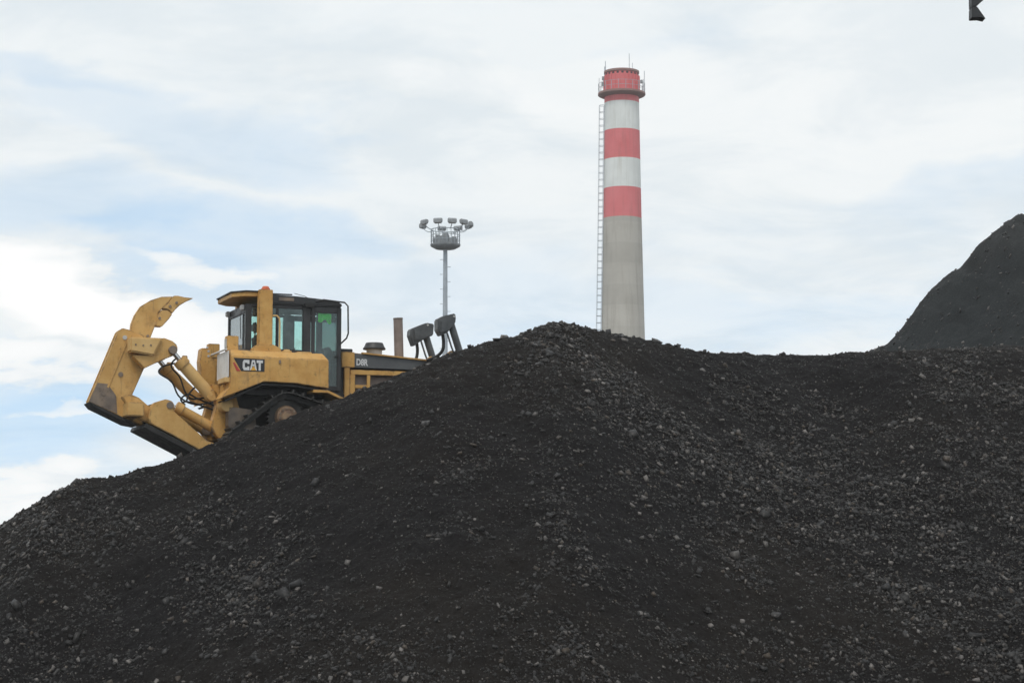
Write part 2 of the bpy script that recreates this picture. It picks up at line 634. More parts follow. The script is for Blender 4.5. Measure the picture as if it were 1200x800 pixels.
def _sm(v):
    kx = np.exp(-0.5 * (np.arange(-10, 11) / 3.0) ** 2)
    return np.convolve(np.pad(v, 10, 'edge'), kx / kx.sum(), 'valid')


_cy = _sm(np.interp(_xs, CR[:, 0], CR[:, 1]))
_cz = _sm(np.interp(_xs, CR[:, 0], CR[:, 2]))


def pile_z(x, y, detail=True):
    h = np.interp(x, _xs, _cz)
    yc = np.interp(x, _xs, _cy)
    s = yc - y
    d = np.sqrt(s * s + 0.3) - math.sqrt(0.3)
    z = np.where(s > 0, h - 0.66 * d, h - 0.09 * d - 0.5 * np.clip(-s - 9, 0, None))
    z = z + 0.17 * smoothstep(8.3, 11.0, x) * np.clip(-s, 0, 11)
    # hollows and humps left by the machines
    w = smoothstep(0.0, 2.2, np.abs(s))
    z = z + w * (0.28 * fbm(x, y, 0.16, 3, 3) + 0.16 * fbm(x + 0.55 * y, y * 0.35, 0.55, 3, 11))
    # the level the bulldozer stands on
    cx, sx = math.cos(YAW), math.sin(YAW)
    lx = (x - DOZ.x) * cx + (y - DOZ.y) * sx
    ly = -(x - DOZ.x) * sx + (y - DOZ.y) * cx
    ddx = np.maximum(np.maximum(-2.6 - lx, lx - 3.2), 0)
    ddy = np.maximum(np.abs(ly) - 1.55, 0)
    b = smoothstep(0.0, 1.35, np.sqrt(ddx ** 2 + ddy ** 2))
    pad = np.minimum(z, DOZ.z)
    pad = np.where(b < 0.001, DOZ.z, pad)
    z = z * b + pad * (1 - b)
    if detail:
        wb = 0.25 + 0.75 * b
        z = z + wb * (0.10 * fbm(x * 0.8, y, 0.9, 4, 21) + 0.065 * fbm(x * 0.75, y, 2.8, 4, 31, 0.62))
        r = 1 - np.abs(fbm(x, y, 7.0, 2, 41))
        z = z + wb * (0.034 * fbm(x * 0.8, y, 9.0, 2, 51) - 0.016 * r)
    return np.maximum(z, -0.35 + 0.02 * x * 0)


def grid_mesh(name, xs, ys, zf):
    X, Y = np.meshgrid(xs, ys)
    Z = zf(X, Y)
    nx, ny = len(xs), len(ys)
    co = np.stack([X, Y, Z], -1).reshape(-1, 3).astype(np.float32)
    i = np.arange(nx * ny).reshape(ny, nx)
    q = np.stack([i[:-1, :-1], i[:-1, 1:], i[1:, 1:], i[1:, :-1]], -1).reshape(-1, 4)
    # drop quads that lie wholly below the yard
    keep = (co[q][:, :, 2].max(1) > -0.3)
    q = q[keep]
    return raw_mesh(name, co, q)


def raw_mesh(name, co, faces):
    me = bpy.data.meshes.new(name)
    k = faces.shape[1]
    me.vertices.add(len(co))
    me.vertices.foreach_set('co', co.astype(np.float32).ravel())
    me.loops.add(faces.size)
    me.loops.foreach_set('vertex_index', faces.astype(np.int32).ravel())
    me.polygons.add(len(faces))
    me.polygons.foreach_set('loop_start', np.arange(0, faces.size, k, dtype=np.int32))
    me.polygons.foreach_set('loop_total', np.full(len(faces), k, dtype=np.int32))
    me.update(calc_edges=True)
    me.validate()
    return me


def axis(*segs):
    out = []
    for a, b, st in segs:
        out += list(np.arange(a, b, st))
    out.append(segs[-1][1])
    return np.array(out)


px = axis((-22, -11, 0.25), (-11, 12.5, 0.048), (12.5, 33, 0.3))
py = axis((23, 28.5, 0.3), (28.5, 44, 0.048), (44, 66, 0.3))
pile = put('coal_pile', grid_mesh('coal_pile', px, py, pile_z), 'coal', smooth=True)
pile['kind'] = 'structure'

HEAP = np.array([(3, 3.0), (7, 6.6), (8.8, 7.9), (10.04, 8.62), (11.06, 9.12), (11.57, 9.73), (11.96, 10.31), (12.35, 10.77), (12.86, 11.23),
                 (13.38, 11.66), (13.89, 12.17), (14.28, 12.5), (14.67, 12.86), (14.93, 12.99), (15.18, 13.07),
                 (16.5, 13.5), (18, 13.6), (20, 12.8), (23, 10.5), (28, 6.0), (34, 0.5), (36, -1)])


def heap_z(x, y):
    h = np.interp(x, HEAP[:, 0], HEAP[:, 1])
    s = 60 - y
    d = np.sqrt(s * s + 0.1) - math.sqrt(0.1)
    z = np.where(s > 0, h - 0.86 * d, h - 0.7 * d)
    w = smoothstep(0.0, 1.2, np.abs(s))
    z = z + (0.3 + 0.7 * w) * (0.62 * fbm(x + 0.45 * y, y * 0.25, 0.9, 4, 61) + 0.20 * fbm(x, y, 1.4, 4, 63))
    z = z + 0.07 * fbm(x, y, 4, 4, 65, 0.65)
    return np.maximum(z, -0.4)


heap = put('coal_heap', grid_mesh('coal_heap', axis((3, 8, 0.3), (8, 19, 0.07), (19, 36, 0.35)),
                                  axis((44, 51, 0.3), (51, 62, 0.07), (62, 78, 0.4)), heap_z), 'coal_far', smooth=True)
heap['kind'] = 'structure'

gm = bpy.data.meshes.new('ground')
gm.from_pydata([(-4000, -4000, 0), (4000, -4000, 0), (4000, 4000, 0), (-4000, 4000, 0)], [], [(0, 1, 2, 3)])
ground = put('ground', gm, 'soil')
ground['kind'] = 'structure'

# ------------------------------------------------------------------ coal lumps
_ico = bmesh.new()
bmesh.ops.create_icosphere(_ico, subdivisions=1, radius=1.0)
ICO_V = np.array([v.co[:] for v in _ico.verts])
ICO_F = np.array([[v.index for v in f.verts] for f in _ico.faces])
_ico.free()
OCT_V = np.array([(1, 0, 0), (-1, 0, 0), (0, 1, 0), (0, -1, 0), (0, 0, 1), (0, 0, -1), (.62, .62, .5), (-.6, -.6, .45)], float)
# broken, slabby lumps: a cube with its corners knocked about
CUB_V = np.array([(x, y, z) for x in (-1, 1) for y in (-1, 1) for z in (-1, 1)], float)
CUB_F = np.array([(0, 1, 3), (0, 3, 2), (4, 6, 7), (4, 7, 5), (0, 4, 5), (0, 5, 1), (2, 3, 7), (2, 7, 6), (0, 2, 6), (0, 6, 4), (1, 5, 7), (1, 7, 3)])


def rot_batch(n):
    q = RNG.normal(size=(n, 4))
    # mostly lying flat on the slope, turned about the vertical
    q[:, 1:3] *= 0.42
    q /= np.linalg.norm(q, axis=1)[:, None]
    w, x, y, z = q.T
    return np.stack([np.stack([1 - 2 * (y * y + z * z), 2 * (x * y - z * w), 2 * (x * z + y * w)], -1),
                     np.stack([2 * (x * y + z * w), 1 - 2 * (x * x + z * z), 2 * (y * z - x * w)], -1),
                     np.stack([2 * (x * z - y * w), 2 * (y * z + x * w), 1 - 2 * (x * x + y * y)], -1)], -2)


def lump_field(x, y):
    """how stony the slope is: trains of lumps that rolled down"""
    a = fbm(x + 0.75 * y, y * 0.3 - 0.1 * x, 0.42, 4, 71, 0.6)
    b = fbm(x, y, 1.3, 3, 77)
    right = smoothstep(-1, 7, x) * 0.5 * smoothstep(42.6, 40.5, y)
    low = smoothstep(41, 33, y) * 0.2 - 0.35 * smoothstep(3.0, 0.5, np.interp(x, _xs, _cy) - y)
    return np.clip(0.26 + 1.3 * a + 0.7 * b + right + low - 0.3 * smoothstep(-3.5, -6.5, x), 0.06, 1.5)


def scatter(n, zf, xr, yr, field):
    xs, ys = np.empty(0), np.empty(0)
    while len(xs) < n:
        x = RNG.uniform(xr[0], xr[1], n)
        y = RNG.uniform(yr[0], yr[1], n)
        k = RNG.uniform(0, 1.5, n) < field(x, y)
        xs, ys = np.concatenate([xs, x[k]]), np.concatenate([ys, y[k]])
    return xs[:n], ys[:n]


def lumps(n, size, zf, xs, ys):
    r = size
    sc = np.stack([r * RNG.uniform(0.75, 1.5, n), r * RNG.uniform(0.6, 1.15, n), r * RNG.uniform(0.28, 0.7, n)], -1)
    base = CUB_V[None] * RNG.uniform(0.55, 1.0, (n, 8, 3)) + RNG.normal(0, 0.06, (n, 8, 3))
    v = base * sc[:, None]
    v = np.einsum('nij,nkj->nki', rot_batch(n), v)
    # lean with the slope
    e = 0.12
    gx = (zf(xs + e, ys, False) - zf(xs - e, ys, False)) / (2 * e)
    gy = (zf(xs, ys + e, False) - zf(xs, ys - e, False)) / (2 * e)
    v[:, :, 2] += v[:, :, 0] * gx[:, None] * 0.55 + v[:, :, 1] * gy[:, None] * 0.55
    z = zf(xs, ys) + r * RNG.uniform(0.0, 0.3, n)
    c = np.stack([xs, ys, z], -1)
    tint = np.zeros((n, 4))
    p = RNG.uniform(0, 1, n)
    tint[:, 0] = np.where(p > 0.88 - 0.06 * (xs > 1), RNG.uniform(0.25, 1.0, n), RNG.uniform(0, 0.14, n))
    tint[:, 1] = np.where(RNG.uniform(0, 1, n) > 0.90, RNG.uniform(0.15, 0.7, n), 0)
    tint[:, 3] = 1
    return v, c, tint


def tint_attr(me, t):
    a = me.color_attributes.new('tint', 'FLOAT_COLOR', 'POINT')
    a.data.foreach_set('color', np.repeat(t, 8, axis=0).astype(np.float32).ravel())


def rubble(name, n, zf, xr, yr, field, lo, hi, power, parent):
    xs, ys = scatter(n, zf, xr, yr, field)
    size = lo + (hi - lo) * RNG.uniform(0, 1, n) ** power
    v, c, t = lumps(n, size, zf, xs, ys)
    co = (v + c[:, None]).reshape(-1, 3)
    f = (CUB_F[None] + (np.arange(n) * 8)[:, None, None]).reshape(-1, 3)
    me = raw_mesh(name, co, f)
    tint_attr(me, t)
    o = put(name, me, 'lump', parent)
    o['kind'] = 'stuff'
    return o


rubble('coal_rubble', 40000, pile_z, (-10.5, 11.8), (28.6, 43.6), lump_field, 0.015, 0.050, 3.6, pile)
rubble('coal_grit', 90000, pile_z, (-10.5, 11.8), (28.6, 43.6), lambda x, y: 0.3 + 0.8 * lump_field(x, y), 0.007, 0.019, 1.5, pile)
# the biggest lumps, one by one
nb = 300
bx, by = scatter(nb, pile_z, (-9.5, 11.5), (32.3, 42.8), lump_field)
crest_x = RNG.uniform(-9, 9.5, 40)
bx[:40] = crest_x
by[:40] = np.interp(crest_x, _xs, _cy) + RNG.normal(0, 0.18, 40)
bs = 0.045 + 0.065 * RNG.uniform(0, 1, nb) ** 3.5
bs[:40] = RNG.uniform(0.04, 0.065, 40)
# a few lumps that stand out on the crest
for i, (x, s) in enumerate([(-0.28, 0.10), (-0.17, 0.08), (0.74, 0.09), (0.86, 0.08), (1.95, 0.08), (2.95, 0.09), (3.4, 0.07), (-8.0, 0.10), (-6.2, 0.08)]):
    bx[i], by[i], bs[i] = x, float(np.interp(x, _xs, _cy)), s
lv, lc, lt = lumps(nb, bs, pile_z, bx, by)
for i in range(nb):
    me = raw_mesh('coal_lump', lv[i], CUB_F)
    tint_attr(me, lt[i:i + 1])
    o = put('coal_lump', me, 'lump', pile)
    o.location = lc[i]

rubble('coal_rubble', 2600, lambda x, y, d=True: heap_z(x, y), (10, 18), (52, 60.2), lambda x, y: 0.5 + 0.9 * fbm(x, y, 0.8, 3, 83), 0.012, 0.055, 4, heap)


# ------------------------------------------------------------------ bulldozer
def build_bulldozer():
    d = thing('bulldozer', 'yellow bulldozer with raised ripper shank standing behind the coal crest', 'bulldozer', DOZ, YAW)
    # --- main case between the tracks
    poly('chassis', [(-1.05, .65), (-1.05, 1.5), (-.8, 1.75), (1.2, 1.6), (3.35, 1.45), (3.35, .7), (2.6, .55), (-.7, .55)], -.55, .55, 'black', d)
    # --- fenders with fuel and oil tanks
    for s in (-1, 1):
        bm = bmesh.new()
        low = [(-1.38, 1.37), (-.52, 1.73), (.11, 1.72), (.82, 1.63), (.82, 2.20), (-1.19, 2.22), (-1.21, 1.60)]
        up = [(.72, 2.34), (-1.19, 2.36)]
        ya, yb, yc = 1.3 * s, 1.17 * s, .72 * s
        A = [bm.verts.new((p[0], ya, p[1])) for p in low]
        U = [bm.verts.new((p[0], yb, p[1])) for p in up]
        B = [bm.verts.new((p[0], yc, p[1])) for p in low[:4]]
        B += [bm.verts.new((.72, yc, 2.34)), bm.verts.new((-1.19, yc, 2.36)), bm.verts.new((-1.21, yc, 1.60))]
        bm.faces.new(A)
        bm.faces.new(B[::-1])
        bm.faces.new((A[4], U[0], U[1], A[5]))
        bm.faces.new((U[0], B[4], B[5], U[1]))
        bm.faces.new((A[3], B[3], B[4], U[0], A[4]))
        for i in range(3):
            bm.faces.new((A[i], B[i], B[i + 1], A[i + 1]))
        bm.faces.new((A[5], U[1], B[5], B[6], A[6]))
        bm.faces.new((A[6], B[6], B[0], A[0]))
        fd = finish('fender', bm, 'yellow', d, 0.012)
        # forward step of the fender, running down to the front
        poly('step_plate', [(.50, 1.60), (.80, 1.60), (1.30, 1.38), (1.30, 1.33), (.80, 1.54), (.50, 1.54)], min(ya, s * .6), max(ya, s * .6), 'yellow', d, .006)
        poly('mudguard', [(-1.30, 1.345), (-.52, 1.70), (.11, 1.69), (.82, 1.60), (.82, 1.56), (.11, 1.65), (-.52, 1.66), (-1.26, 1.32)], min(s * 1.24, s * .56), max(s * 1.24, s * .56), 'black', d, 0)
        # pale rear faces of the tanks
        box('tank_rear_panel', (-1.245, min(s * .30, s * 1.27), 1.80), (-1.222, max(s * .30, s * 1.27), 2.33), 'white', d, .005)
        # filler cap and cover on the fender top
        lathe('filler_cap', [(.10, 0), (.10, .04), (.06, .055), (.06, .07)], 'pale_yellow', d, 18, (.02, s * 1.0, 2.345))
        box('fender_cover', (.22, min(s * .85, s * 1.08), 2.345), (.52, max(s * .85, s * 1.08), 2.375), 'pale_yellow', d, .008)
        # rear lamp guard on the tank
        g = box('lamp_guard', (-1.19, min(s * .72, s * .95), 2.362), (-.96, max(s * .72, s * .95), 2.66), 'yellow', d, .01)
        box('rear_lamp', (-1.205, min(s * .76, s * .91), 2.42), (-1.192, max(s * .76, s * .91), 2.60), 'light_grey', g, 0)
        # grab lugs
        box('lug', (-.22, min(s * 1.302, s * 1.33), 2.10), (-.18, max(s * 1.302, s * 1.33), 2.17), 'worn', d, .004)
    # white bar across the rear
    rod('rear_bar', (-1.27, -1.22, 2.36), (-1.27, 1.28, 2.36), .022, 'white', d, n=8)
    # decal on the near fender: black field, red slash, white letters, yellow triangle
    Y = -1.301
    dc = poly('decal', [(-1.14, 2.185), (-.51, 2.175), (-.51, 1.925), (-.985, 1.925)], Y - .003, Y, 'decal_black', d, 0)
    poly('red_slash', [(-1.155, 2.09), (-1.12, 2.09), (-1.00, 1.925), (-1.075, 1.925)], Y - .007, Y - .0035, 'decal_red', dc, 0)

    def letter(pl, x0, w, holes=None):
        bm = bmesh.new()
        for p in pl:
            add_poly(bm, [(x0 + a * w, 1.945 + b * .205) for a, b in p], Y - .007, Y - .0035)
        return finish('letter', bm, 'decal_white', dc, 0)
    letter([[(0, .22), (.32, .22), (.32, .78), (0, .78)], [(.18, 0), (1, 0), (1, .28), (.2, .28), (0, .22)], [(0, .78), (.32, .72), (1, .72), (1, 1), (.18, 1)],
            [(.68, .28), (1, .28), (1, .38), (.68, .38)], [(.68, .62), (1, .62), (1, .72), (.68, .72)]], -.955, .135)
    letter([[(0, 0), (.26, 0), (.46, 1), (.30, 1)], [(.74, 0), (1, 0), (.70, 1), (.54, 1)], [(.42, .8), (.58, .8), (.54, 1), (.46, 1)], [(.28, .42), (.72, .42), (.69, .6), (.31, .6)]], -.81, .145)
    letter([[(0, .74), (1, .74), (1, 1), (0, 1)], [(.33, 0), (.67, 0), (.67, .74), (.33, .74)]], -.672, .125)
    poly('yellow_triangle', [(-.80, 1.945), (-.675, 1.945), (-.7375, 2.03)], Y - .011, Y - .0075, 'decal_yellow', dc, 0)

    # --- rear structure carrying the ripper
    poly('ripper_mount', [(-1.42, 1.70), (-.99, 1.72), (-.84, 1.22), (-.92, .62), (-1.25, .62), (-1.42, .85), (-1.30, 1.30)], -.62, -.34, 'yellow', d)
    poly('ripper_mount', [(-1.42, 1.70), (-.99, 1.72), (-.84, 1.22), (-.92, .62), (-1.25, .62), (-1.42, .85), (-1.30, 1.30)], .34, .62, 'yellow', d)
    box('rear_plate', (-1.20, -.34, .7), (-1.06, .34, 1.7), 'worn', d)
    poly('tower', [(-1.44, 1.55), (-1.20, 1.55), (-1.14, 2.23), (-1.255, 2.27), (-1.255, 2.50), (-1.47, 2.50), (-1.50, 2.23)], .12, .46, 'yellow', d)
    for z in (2.34, 2.44):
        rod('bolt', (-1.33, .105, z), (-1.33, .12, z), .025, 'light_grey', d, n=8)
    box('tank_bottom_rail', (-1.30, -1.26, 1.70), (-1.18, -.62, 1.80), 'pale_yellow', d, .01)
    box('valve_block', (-1.26, -.95, 1.40), (-1.02, -.66, 1.69), 'yellow', d, .015)
    rod('pivot_boss', (-1.18, -.98, 1.26), (-1.18, -.62, 1.26), .12, 'pale_yellow', d, n=18, bev=.01)
    poly('final_drive_guard', [(-1.15, 1.24), (-.62, 1.18), (-.58, .85), (-.92, .60), (-1.15, .85)], -.98, -.70, 'worn', d)

    # --- ripper
    bm = bmesh.new()
    bp = [(-3.79, 1.32), (-3.23, 2.75), (-3.15, 2.81), (-3.01, 2.78), (-2.72, 2.68), (-2.62, 2.27), (-2.70, 2.02), (-2.94, 1.45), (-2.82, 1.03), (-3.0, .97)]
    add_poly(bm, bp, -.2, -.10)
    add_poly(bm, [(a, b) for a, b in bp], .10, .2)
    rb = finish('ripper_beam', bm, 'tan', d, .012)
    poly('beam_core', [(-3.70, 1.36), (-3.2, 2.66), (-2.80, 2.62), (-2.75, 2.05), (-3.0, 1.45), (-2.9, 1.10), (-3.0, 1.03)], -.10, .10, 'worn', rb, 0)
    poly('wear_patch', [(-3.785, 1.33), (-3.62, 1.70), (-3.42, 1.68), (-3.25, 1.45), (-3.22, 1.09)], -.2045, -.2005, 'worn', rb, 0)
    box('cross_beam', (-3.12, -.72, 1.02), (-2.78, .72, 1.30), 'tan', rb, .02)
    poly('beam_toe', [(-3.79, 1.315), (-3.0, .965), (-2.80, .86), (-3.03, .90), (-3.70, 1.21)], -.28, .45, 'black', rb, .01)
    for x, z, r in ((-3.10, 2.62, .045), (-3.17, 1.88, .05), (-3.50, 1.49, .045), (-2.86, 1.38, .035)):
        rod('pin', (x, -.215, z), (x, -.2, z), r, 'worn' if z < 2.5 else 'light_grey', rb, n=12)
    sh = poly('shank', [(-2.99, 2.60), (-2.97, 2.72), (-2.95, 2.92), (-2.89, 3.09), (-2.77, 3.28), (-2.57, 3.41), (-2.35, 3.49), (-2.12, 3.505), (-2.20, 3.40),
                        (-2.34, 3.24), (-2.42, 3.16), (-2.44, 2.90), (-2.47, 2.9), (-2.58, 2.60)], -.085, .085, 'tan', d, .012)
    poly('ripper_tip', [(-2.34, 3.245), (-2.19, 3.405), (-2.11, 3.52), (-2.02, 3.525), (-1.88, 3.50), (-1.70, 3.49), (-1.84, 3.42), (-1.98, 3.33), (-2.07, 3.24), (-2.13, 3.16), (-2.22, 3.24)], -.095, .095, 'tan', sh, .012)
    poly('shank_protector', [(-2.44, 3.10), (-2.36, 3.22), (-2.24, 3.225), (-2.13, 3.145), (-2.20, 3.04), (-2.34, 2.88), (-2.46, 2.885)], -.105, .105, 'tan', sh, .012)
    for x, z in ((-2.39, 3.05), (-2.05, 3.38), (-2.18, 3.30), (-2.62, 2.68)):
        rod('pin', (x, -.118, z), (x, .118, z), .028, 'worn', sh, n=10)
    poly('pin_puller', [(-3.06, 2.60), (-2.41, 2.60), (-2.58, 2.24), (-3.05, 2.31)], -.58, -.2, 'pale_yellow', rb, .03)
    for y0, y1 in ((-.50, -.24), (.45, .75)):
        poly('cylinder_lug', [(-2.44, 2.60), (-2.36, 2.61), (-2.20, 2.555), (-2.12, 2.49), (-2.09, 2.42), (-2.11, 2.33), (-2.16, 2.27), (-2.40, 2.17), (-2.75, 1.99), (-3.0, 2.24), (-2.62, 2.26)], y0, y1, 'tan', rb, .012)
    for s in (-1, 1):
        y = -.50 if s < 0 else .72
        tx, tz = (0, 0) if s < 0 else (-.06, -.03)
        c = rod('lift_cylinder', (-1.99 + tx, y, 2.10 + tz), (-1.40, y, 1.47), .125, 'tan' if s > 0 else 'pale_yellow', d, n=22, bev=.012)
        rod('rod', (-2.21 + tx, y, 2.36 + tz), (-1.98 + tx, y, 2.10 + tz), .05, 'chrome', c, n=12)
        rod('gland', (-2.06 + tx, y, 2.18 + tz), (-1.95 + tx, y, 2.06 + tz), .148, 'tan', c, n=22, bev=.012)
        box('port', (-2.0 + tx, y - .05, 2.14 + tz), (-1.90 + tx, y + .05, 2.27 + tz), 'tan', c, .012)
        y = .42 * s
        c = rod('tilt_cylinder', (-2.02, y, 1.20), (-1.28, y, .82), .10, 'tan', d, n=22, bev=.012)
        rod('gland', (-2.10, y, 1.24), (-1.96, y, 1.17), .13, 'tan', c, n=22, bev=.012)
        rod('rod', (-2.35, y, 1.35), (-2.08, y, 1.21), .045, 'chrome', c, n=12)
        y0, y1 = sorted((s * .50, s * .76))
        a = poly('ripper_arm', [(-2.69, .98), (-2.66, 1.20), (-2.58, 1.30), (-2.36, 1.37), (-2.23, 1.33), (-2.19, 1.25), (-2.21, 1.14), (-1.52, .56), (-1.15, .45), (-1.15, .30), (-1.62, .34), (-1.77, .43), (-2.66, .88)], y0, y1, 'tan', d, .015)
        rod('arm_pin', (-2.28, y0 - .02, 1.25), (-2.28, y1 + .02, 1.25), .07, 'worn', a, n=14)
        y0, y1 = sorted((s * .34, s * .50))
        poly('clevis', [(-3.20, 1.41), (-3.02, 1.47), (-2.85, 1.40), (-2.56, 1.16), (-2.60, .88), (-2.88, 1.00)], y0 - .02 * (s < 0), y1 - .002, 'tan', d, .02)
    for y0, y1 in ((-.60, -.40), (.62, .82)):
        rod('pin_boss', (-2.20, y0, 2.37), (-2.20, y1, 2.37), .085, 'worn', d, n=18, bev=.008)
        rod('pin_boss', (-1.40, y0 - .02, 1.48), (-1.40, y1 + .02, 1.48), .115, 'tan', d, n=18, bev=.01)
    for y0, y1 in ((-.56, -.30), (.30, .56)):
        rod('pin_boss', (-1.30, y0, .83), (-1.30, y1, .83), .10, 'worn', d, n=18, bev=.008)
    for x, z in ((-2.95, 2.45), (-2.80, 2.44), (-2.65, 2.45)):
        rod('bolt', (x, -.592, z), (x, -.58, z), .018, 'worn', d, n=8)
    poly('stiffener', [(-3.44, 1.62), (-3.06, 2.60), (-3.02, 2.58), (-3.40, 1.60)], -.212, -.2002, 'tan', rb, .003)
    poly('cross_plate', [(-2.62, .98), (-2.50, 1.08), (-1.62, .55), (-1.62, .44)], -.50, .50, 'black', d, .01)
    poly('dark_underside_plate', [(-2.74, .885), (-1.75, .40), (-1.60, .31), (-1.64, .25), (-1.80, .31), (-2.78, .80)], -.74, .80, 'black', d, .008)  # plate put in so the underside of the arms comes out black
    # hydraulic hoses
    hs = [[(-1.95, -.46, 2.22), (-2.12, -.40, 2.20), (-2.18, -.34, 2.05), (-2.0, -.30, 1.85), (-1.88, -.30, 1.55), (-1.72, -.30, 1.42), (-1.3, -.28, 1.5)],
          [(-1.88, -.40, 1.36), (-1.82, -.38, 1.52), (-1.68, -.36, 1.66), (-1.55, -.36, 1.62), (-1.45, -.36, 1.48), (-1.3, -.3, 1.40)],
          [(-1.95, .46, 2.20), (-2.2, .40, 2.12), (-2.3, .3, 1.98), (-2.05, .25, 1.8), (-1.9, .2, 1.5), (-1.6, .15, 1.35), (-1.2, .1, 1.4)],
          [(-1.86, -.2, 1.30), (-1.95, -.2, 1.42), (-1.80, -.22, 1.52), (-1.62, -.22, 1.44), (-1.25, -.2, 1.30)],
          [(-2.0, -.32, 1.25), (-1.9, -.26, 1.36), (-1.7, -.26, 1.34), (-1.25, -.24, 1.2)]]
    for h in hs:
        pipe('hose', h, .018, 'hose', d, 8, curve=6)

    # --- tracks
    def loop_pts():
        pts = []
        for cx, cz, r in ((0, 1.05, .46), (-.86, .45, .39), (2.1, .47, .41)):
            for i in range(72):
                t = 2 * math.pi * i / 72
                pts.append((cx + r * math.cos(t), cz + r * math.sin(t)))
        pts = sorted(set(pts))

        def half(ps):
            h = []
            for p in ps:
                while len(h) >= 2 and (h[-1][0] - h[-2][0]) * (p[1] - h[-2][1]) - (h[-1][1] - h[-2][1]) * (p[0] - h[-2][0]) <= 0:
                    h.pop()
                h.append(p)
            return h[:-1]
        return half(pts) + half(pts[::-1])
    hull = [Vector((p[0], 0, p[1])) for p in loop_pts()]
    ln = [0]
    for i in range(len(hull)):
        ln.append(ln[-1] + (hull[(i + 1) % len(hull)] - hull[i]).length)
    nsh = 42
    stp = ln[-1] / nsh

    def at(s):
        s %= ln[-1]
        for i in range(len(hull)):
            if ln[i + 1] >= s:
                a, b = hull[i], hull[(i + 1) % len(hull)]
                return a.lerp(b, (s - ln[i]) / max(1e-6, ln[i + 1] - ln[i])), (b - a).normalized()
    bm = bmesh.new()
    add_box(bm, (-stp * .48, -.28, 0), (stp * .48, .28, .025))
    add_poly(bm, [(-.035, .0), (.005, .0), (-.005, .085), (-.03, .085)], -.28, .28)
    bmesh.ops.recalc_face_normals(bm, faces=bm.faces)
    shoe_me = bpy.data.meshes.new('track_shoe')
    bm.to_mesh(shoe_me)
    bm.free()
    shoe_me.materials.append(M['shoe'])
    for s in (-1, 1):
        y = s * 1.02
        bm = bmesh.new()
        N = nsh * 2
        for off in (-.13, .09):
            o_, i_ = [], []
            for i in range(N):
                p, t = at(i * stp / 2)
                nrm = Vector((t.z, 0, -t.x))
                for lst, k in ((o_, 0.0), (i_, -.09 - .02 * (i % 2))):
                    q = p + nrm * k
                    lst.append((bm.verts.new((q.x, y + off, q.z)), bm.verts.new((q.x, y + off + .04, q.z))))
            for i in range(N):
                j = (i + 1) % N
                bm.faces.new((o_[i][0], o_[j][0], o_[j][1], o_[i][1]))
                bm.faces.new((i_[i][0], i_[i][1], i_[j][1], i_[j][0]))
                bm.faces.new((o_[i][0], i_[i][0], i_[j][0], o_[j][0]))
                bm.faces.new((o_[i][1], o_[j][1], i_[j][1], i_[i][1]))
        tr = finish('track', bm, 'shoe', d, 0)
        for i in range(nsh):
            p, t = at((i + .5) * stp)
            nrm = Vector((t.z, 0, -t.x))
            so = bpy.data.objects.new('track_shoe', shoe_me)
            COL.objects.link(so)
            so.parent = tr
            mt = Matrix((t, Vector((0, 1, 0)), nrm)).transposed().to_4x4()
            if mt.determinant() < 0:
                mt = Matrix((t, Vector((0, -1, 0)), nrm)).transposed().to_4x4()
            so.matrix_local = Matrix.Translation((p.x, y, p.z)) @ mt
        # sprocket with teeth, hub and bolts
        bm = bmesh.new()
        n = 54
        ring = []
        for i in range(n):
            t = 2 * math.pi * i / n
            r = .40 if i % 2 else .345
            ring.append((r * math.cos(t), 1.05 + r * math.sin(t)))
        add_poly(bm, ring, y - .05, y + .05)
        sp = finish('sprocket', bm, 'shoe', d, 0)
        ys = y + s * .05
        rod('hub', (0, y, 1.05), (0, y + s * .20, 1.05), .25, 'hub', sp, .20, 24, .015)
        rod('hub_cap', (0, y + s * .2, 1.05), (0, y + s * .235, 1.05), .13, 'hub', sp, .11, 20, .01)
        for i in range(12):
            t = 2 * math.pi * (i + .3) / 12
            q = (.165 * math.cos(t), 1.05 + .165 * math.sin(t))
            rod('bolt', (q[0], y + s * .19, q[1]), (q[0], y + s * .225, q[1]), .02, 'worn', sp, n=8)
        for ix in (-.86, 2.1):
            lathe_o = rod('idler', (ix, y - .1, .47), (ix, y + .1, .47), .33, 'shoe', d, n=32, bev=.02)
            rod('idler_hub', (ix, y + s * .1, .47), (ix, y + s * .16, .47), .12, 'worn', lathe_o, n=20, bev=.01)
        box('roller_frame', (-.6, y - .13, .24), (1.7, y + .13, .58), 'worn', d, .02)
        for i in range(7):
            rx = -.6 + i * .37
            rod('track_roller', (rx, y - .15, .2), (rx, y + .15, .2), .11, 'shoe', d, n=18, bev=.01)

    # --- cab
    cb = box('cab_floor', (-.78, -.80, 1.50), (1.22, .80, 1.60), 'cab', d, .01)

    def bar(x0, x1, y0, y1, z0, z1, nm='pillar', bev=.015):
        return box(nm, (x0, min(y0, y1), z0), (x1, max(y0, y1), z1), 'cab', cb, bev)
    for s in (-1, 1):
        bar(-.78, -.66, s * .80, s * .70, 1.60, 3.34)
        bar(.40, .57, s * .82, s * .72, 1.60, 3.34)
        bar(1.12, 1.22, s * .80, s * .70, 1.60, 3.34)
        bar(-.66, .40, s * .795, s * .74, 1.60, 2.44, 'side_panel')
        bar(-.66, .40, s * .80, s * .73, 3.27, 3.34, 'header')
        p = box('window_pane', (-.66, min(s * .785, s * .775), 2.44), (.40, max(s * .785, s * .775), 3.27), 'glass', cb, 0)
        bar(-.16, -.10, s * .795, s * .765, 2.44, 3.27, 'glazing_bar', .006)
        # door: frame, pane, handle
        bm = bmesh.new()
        ya, yb = sorted((s * .835, s * .79))
        add_box(bm, (.575, ya, 1.62), (.655, yb, 3.33))
        add_box(bm, (1.12, ya, 1.62), (1.20, yb, 3.33))
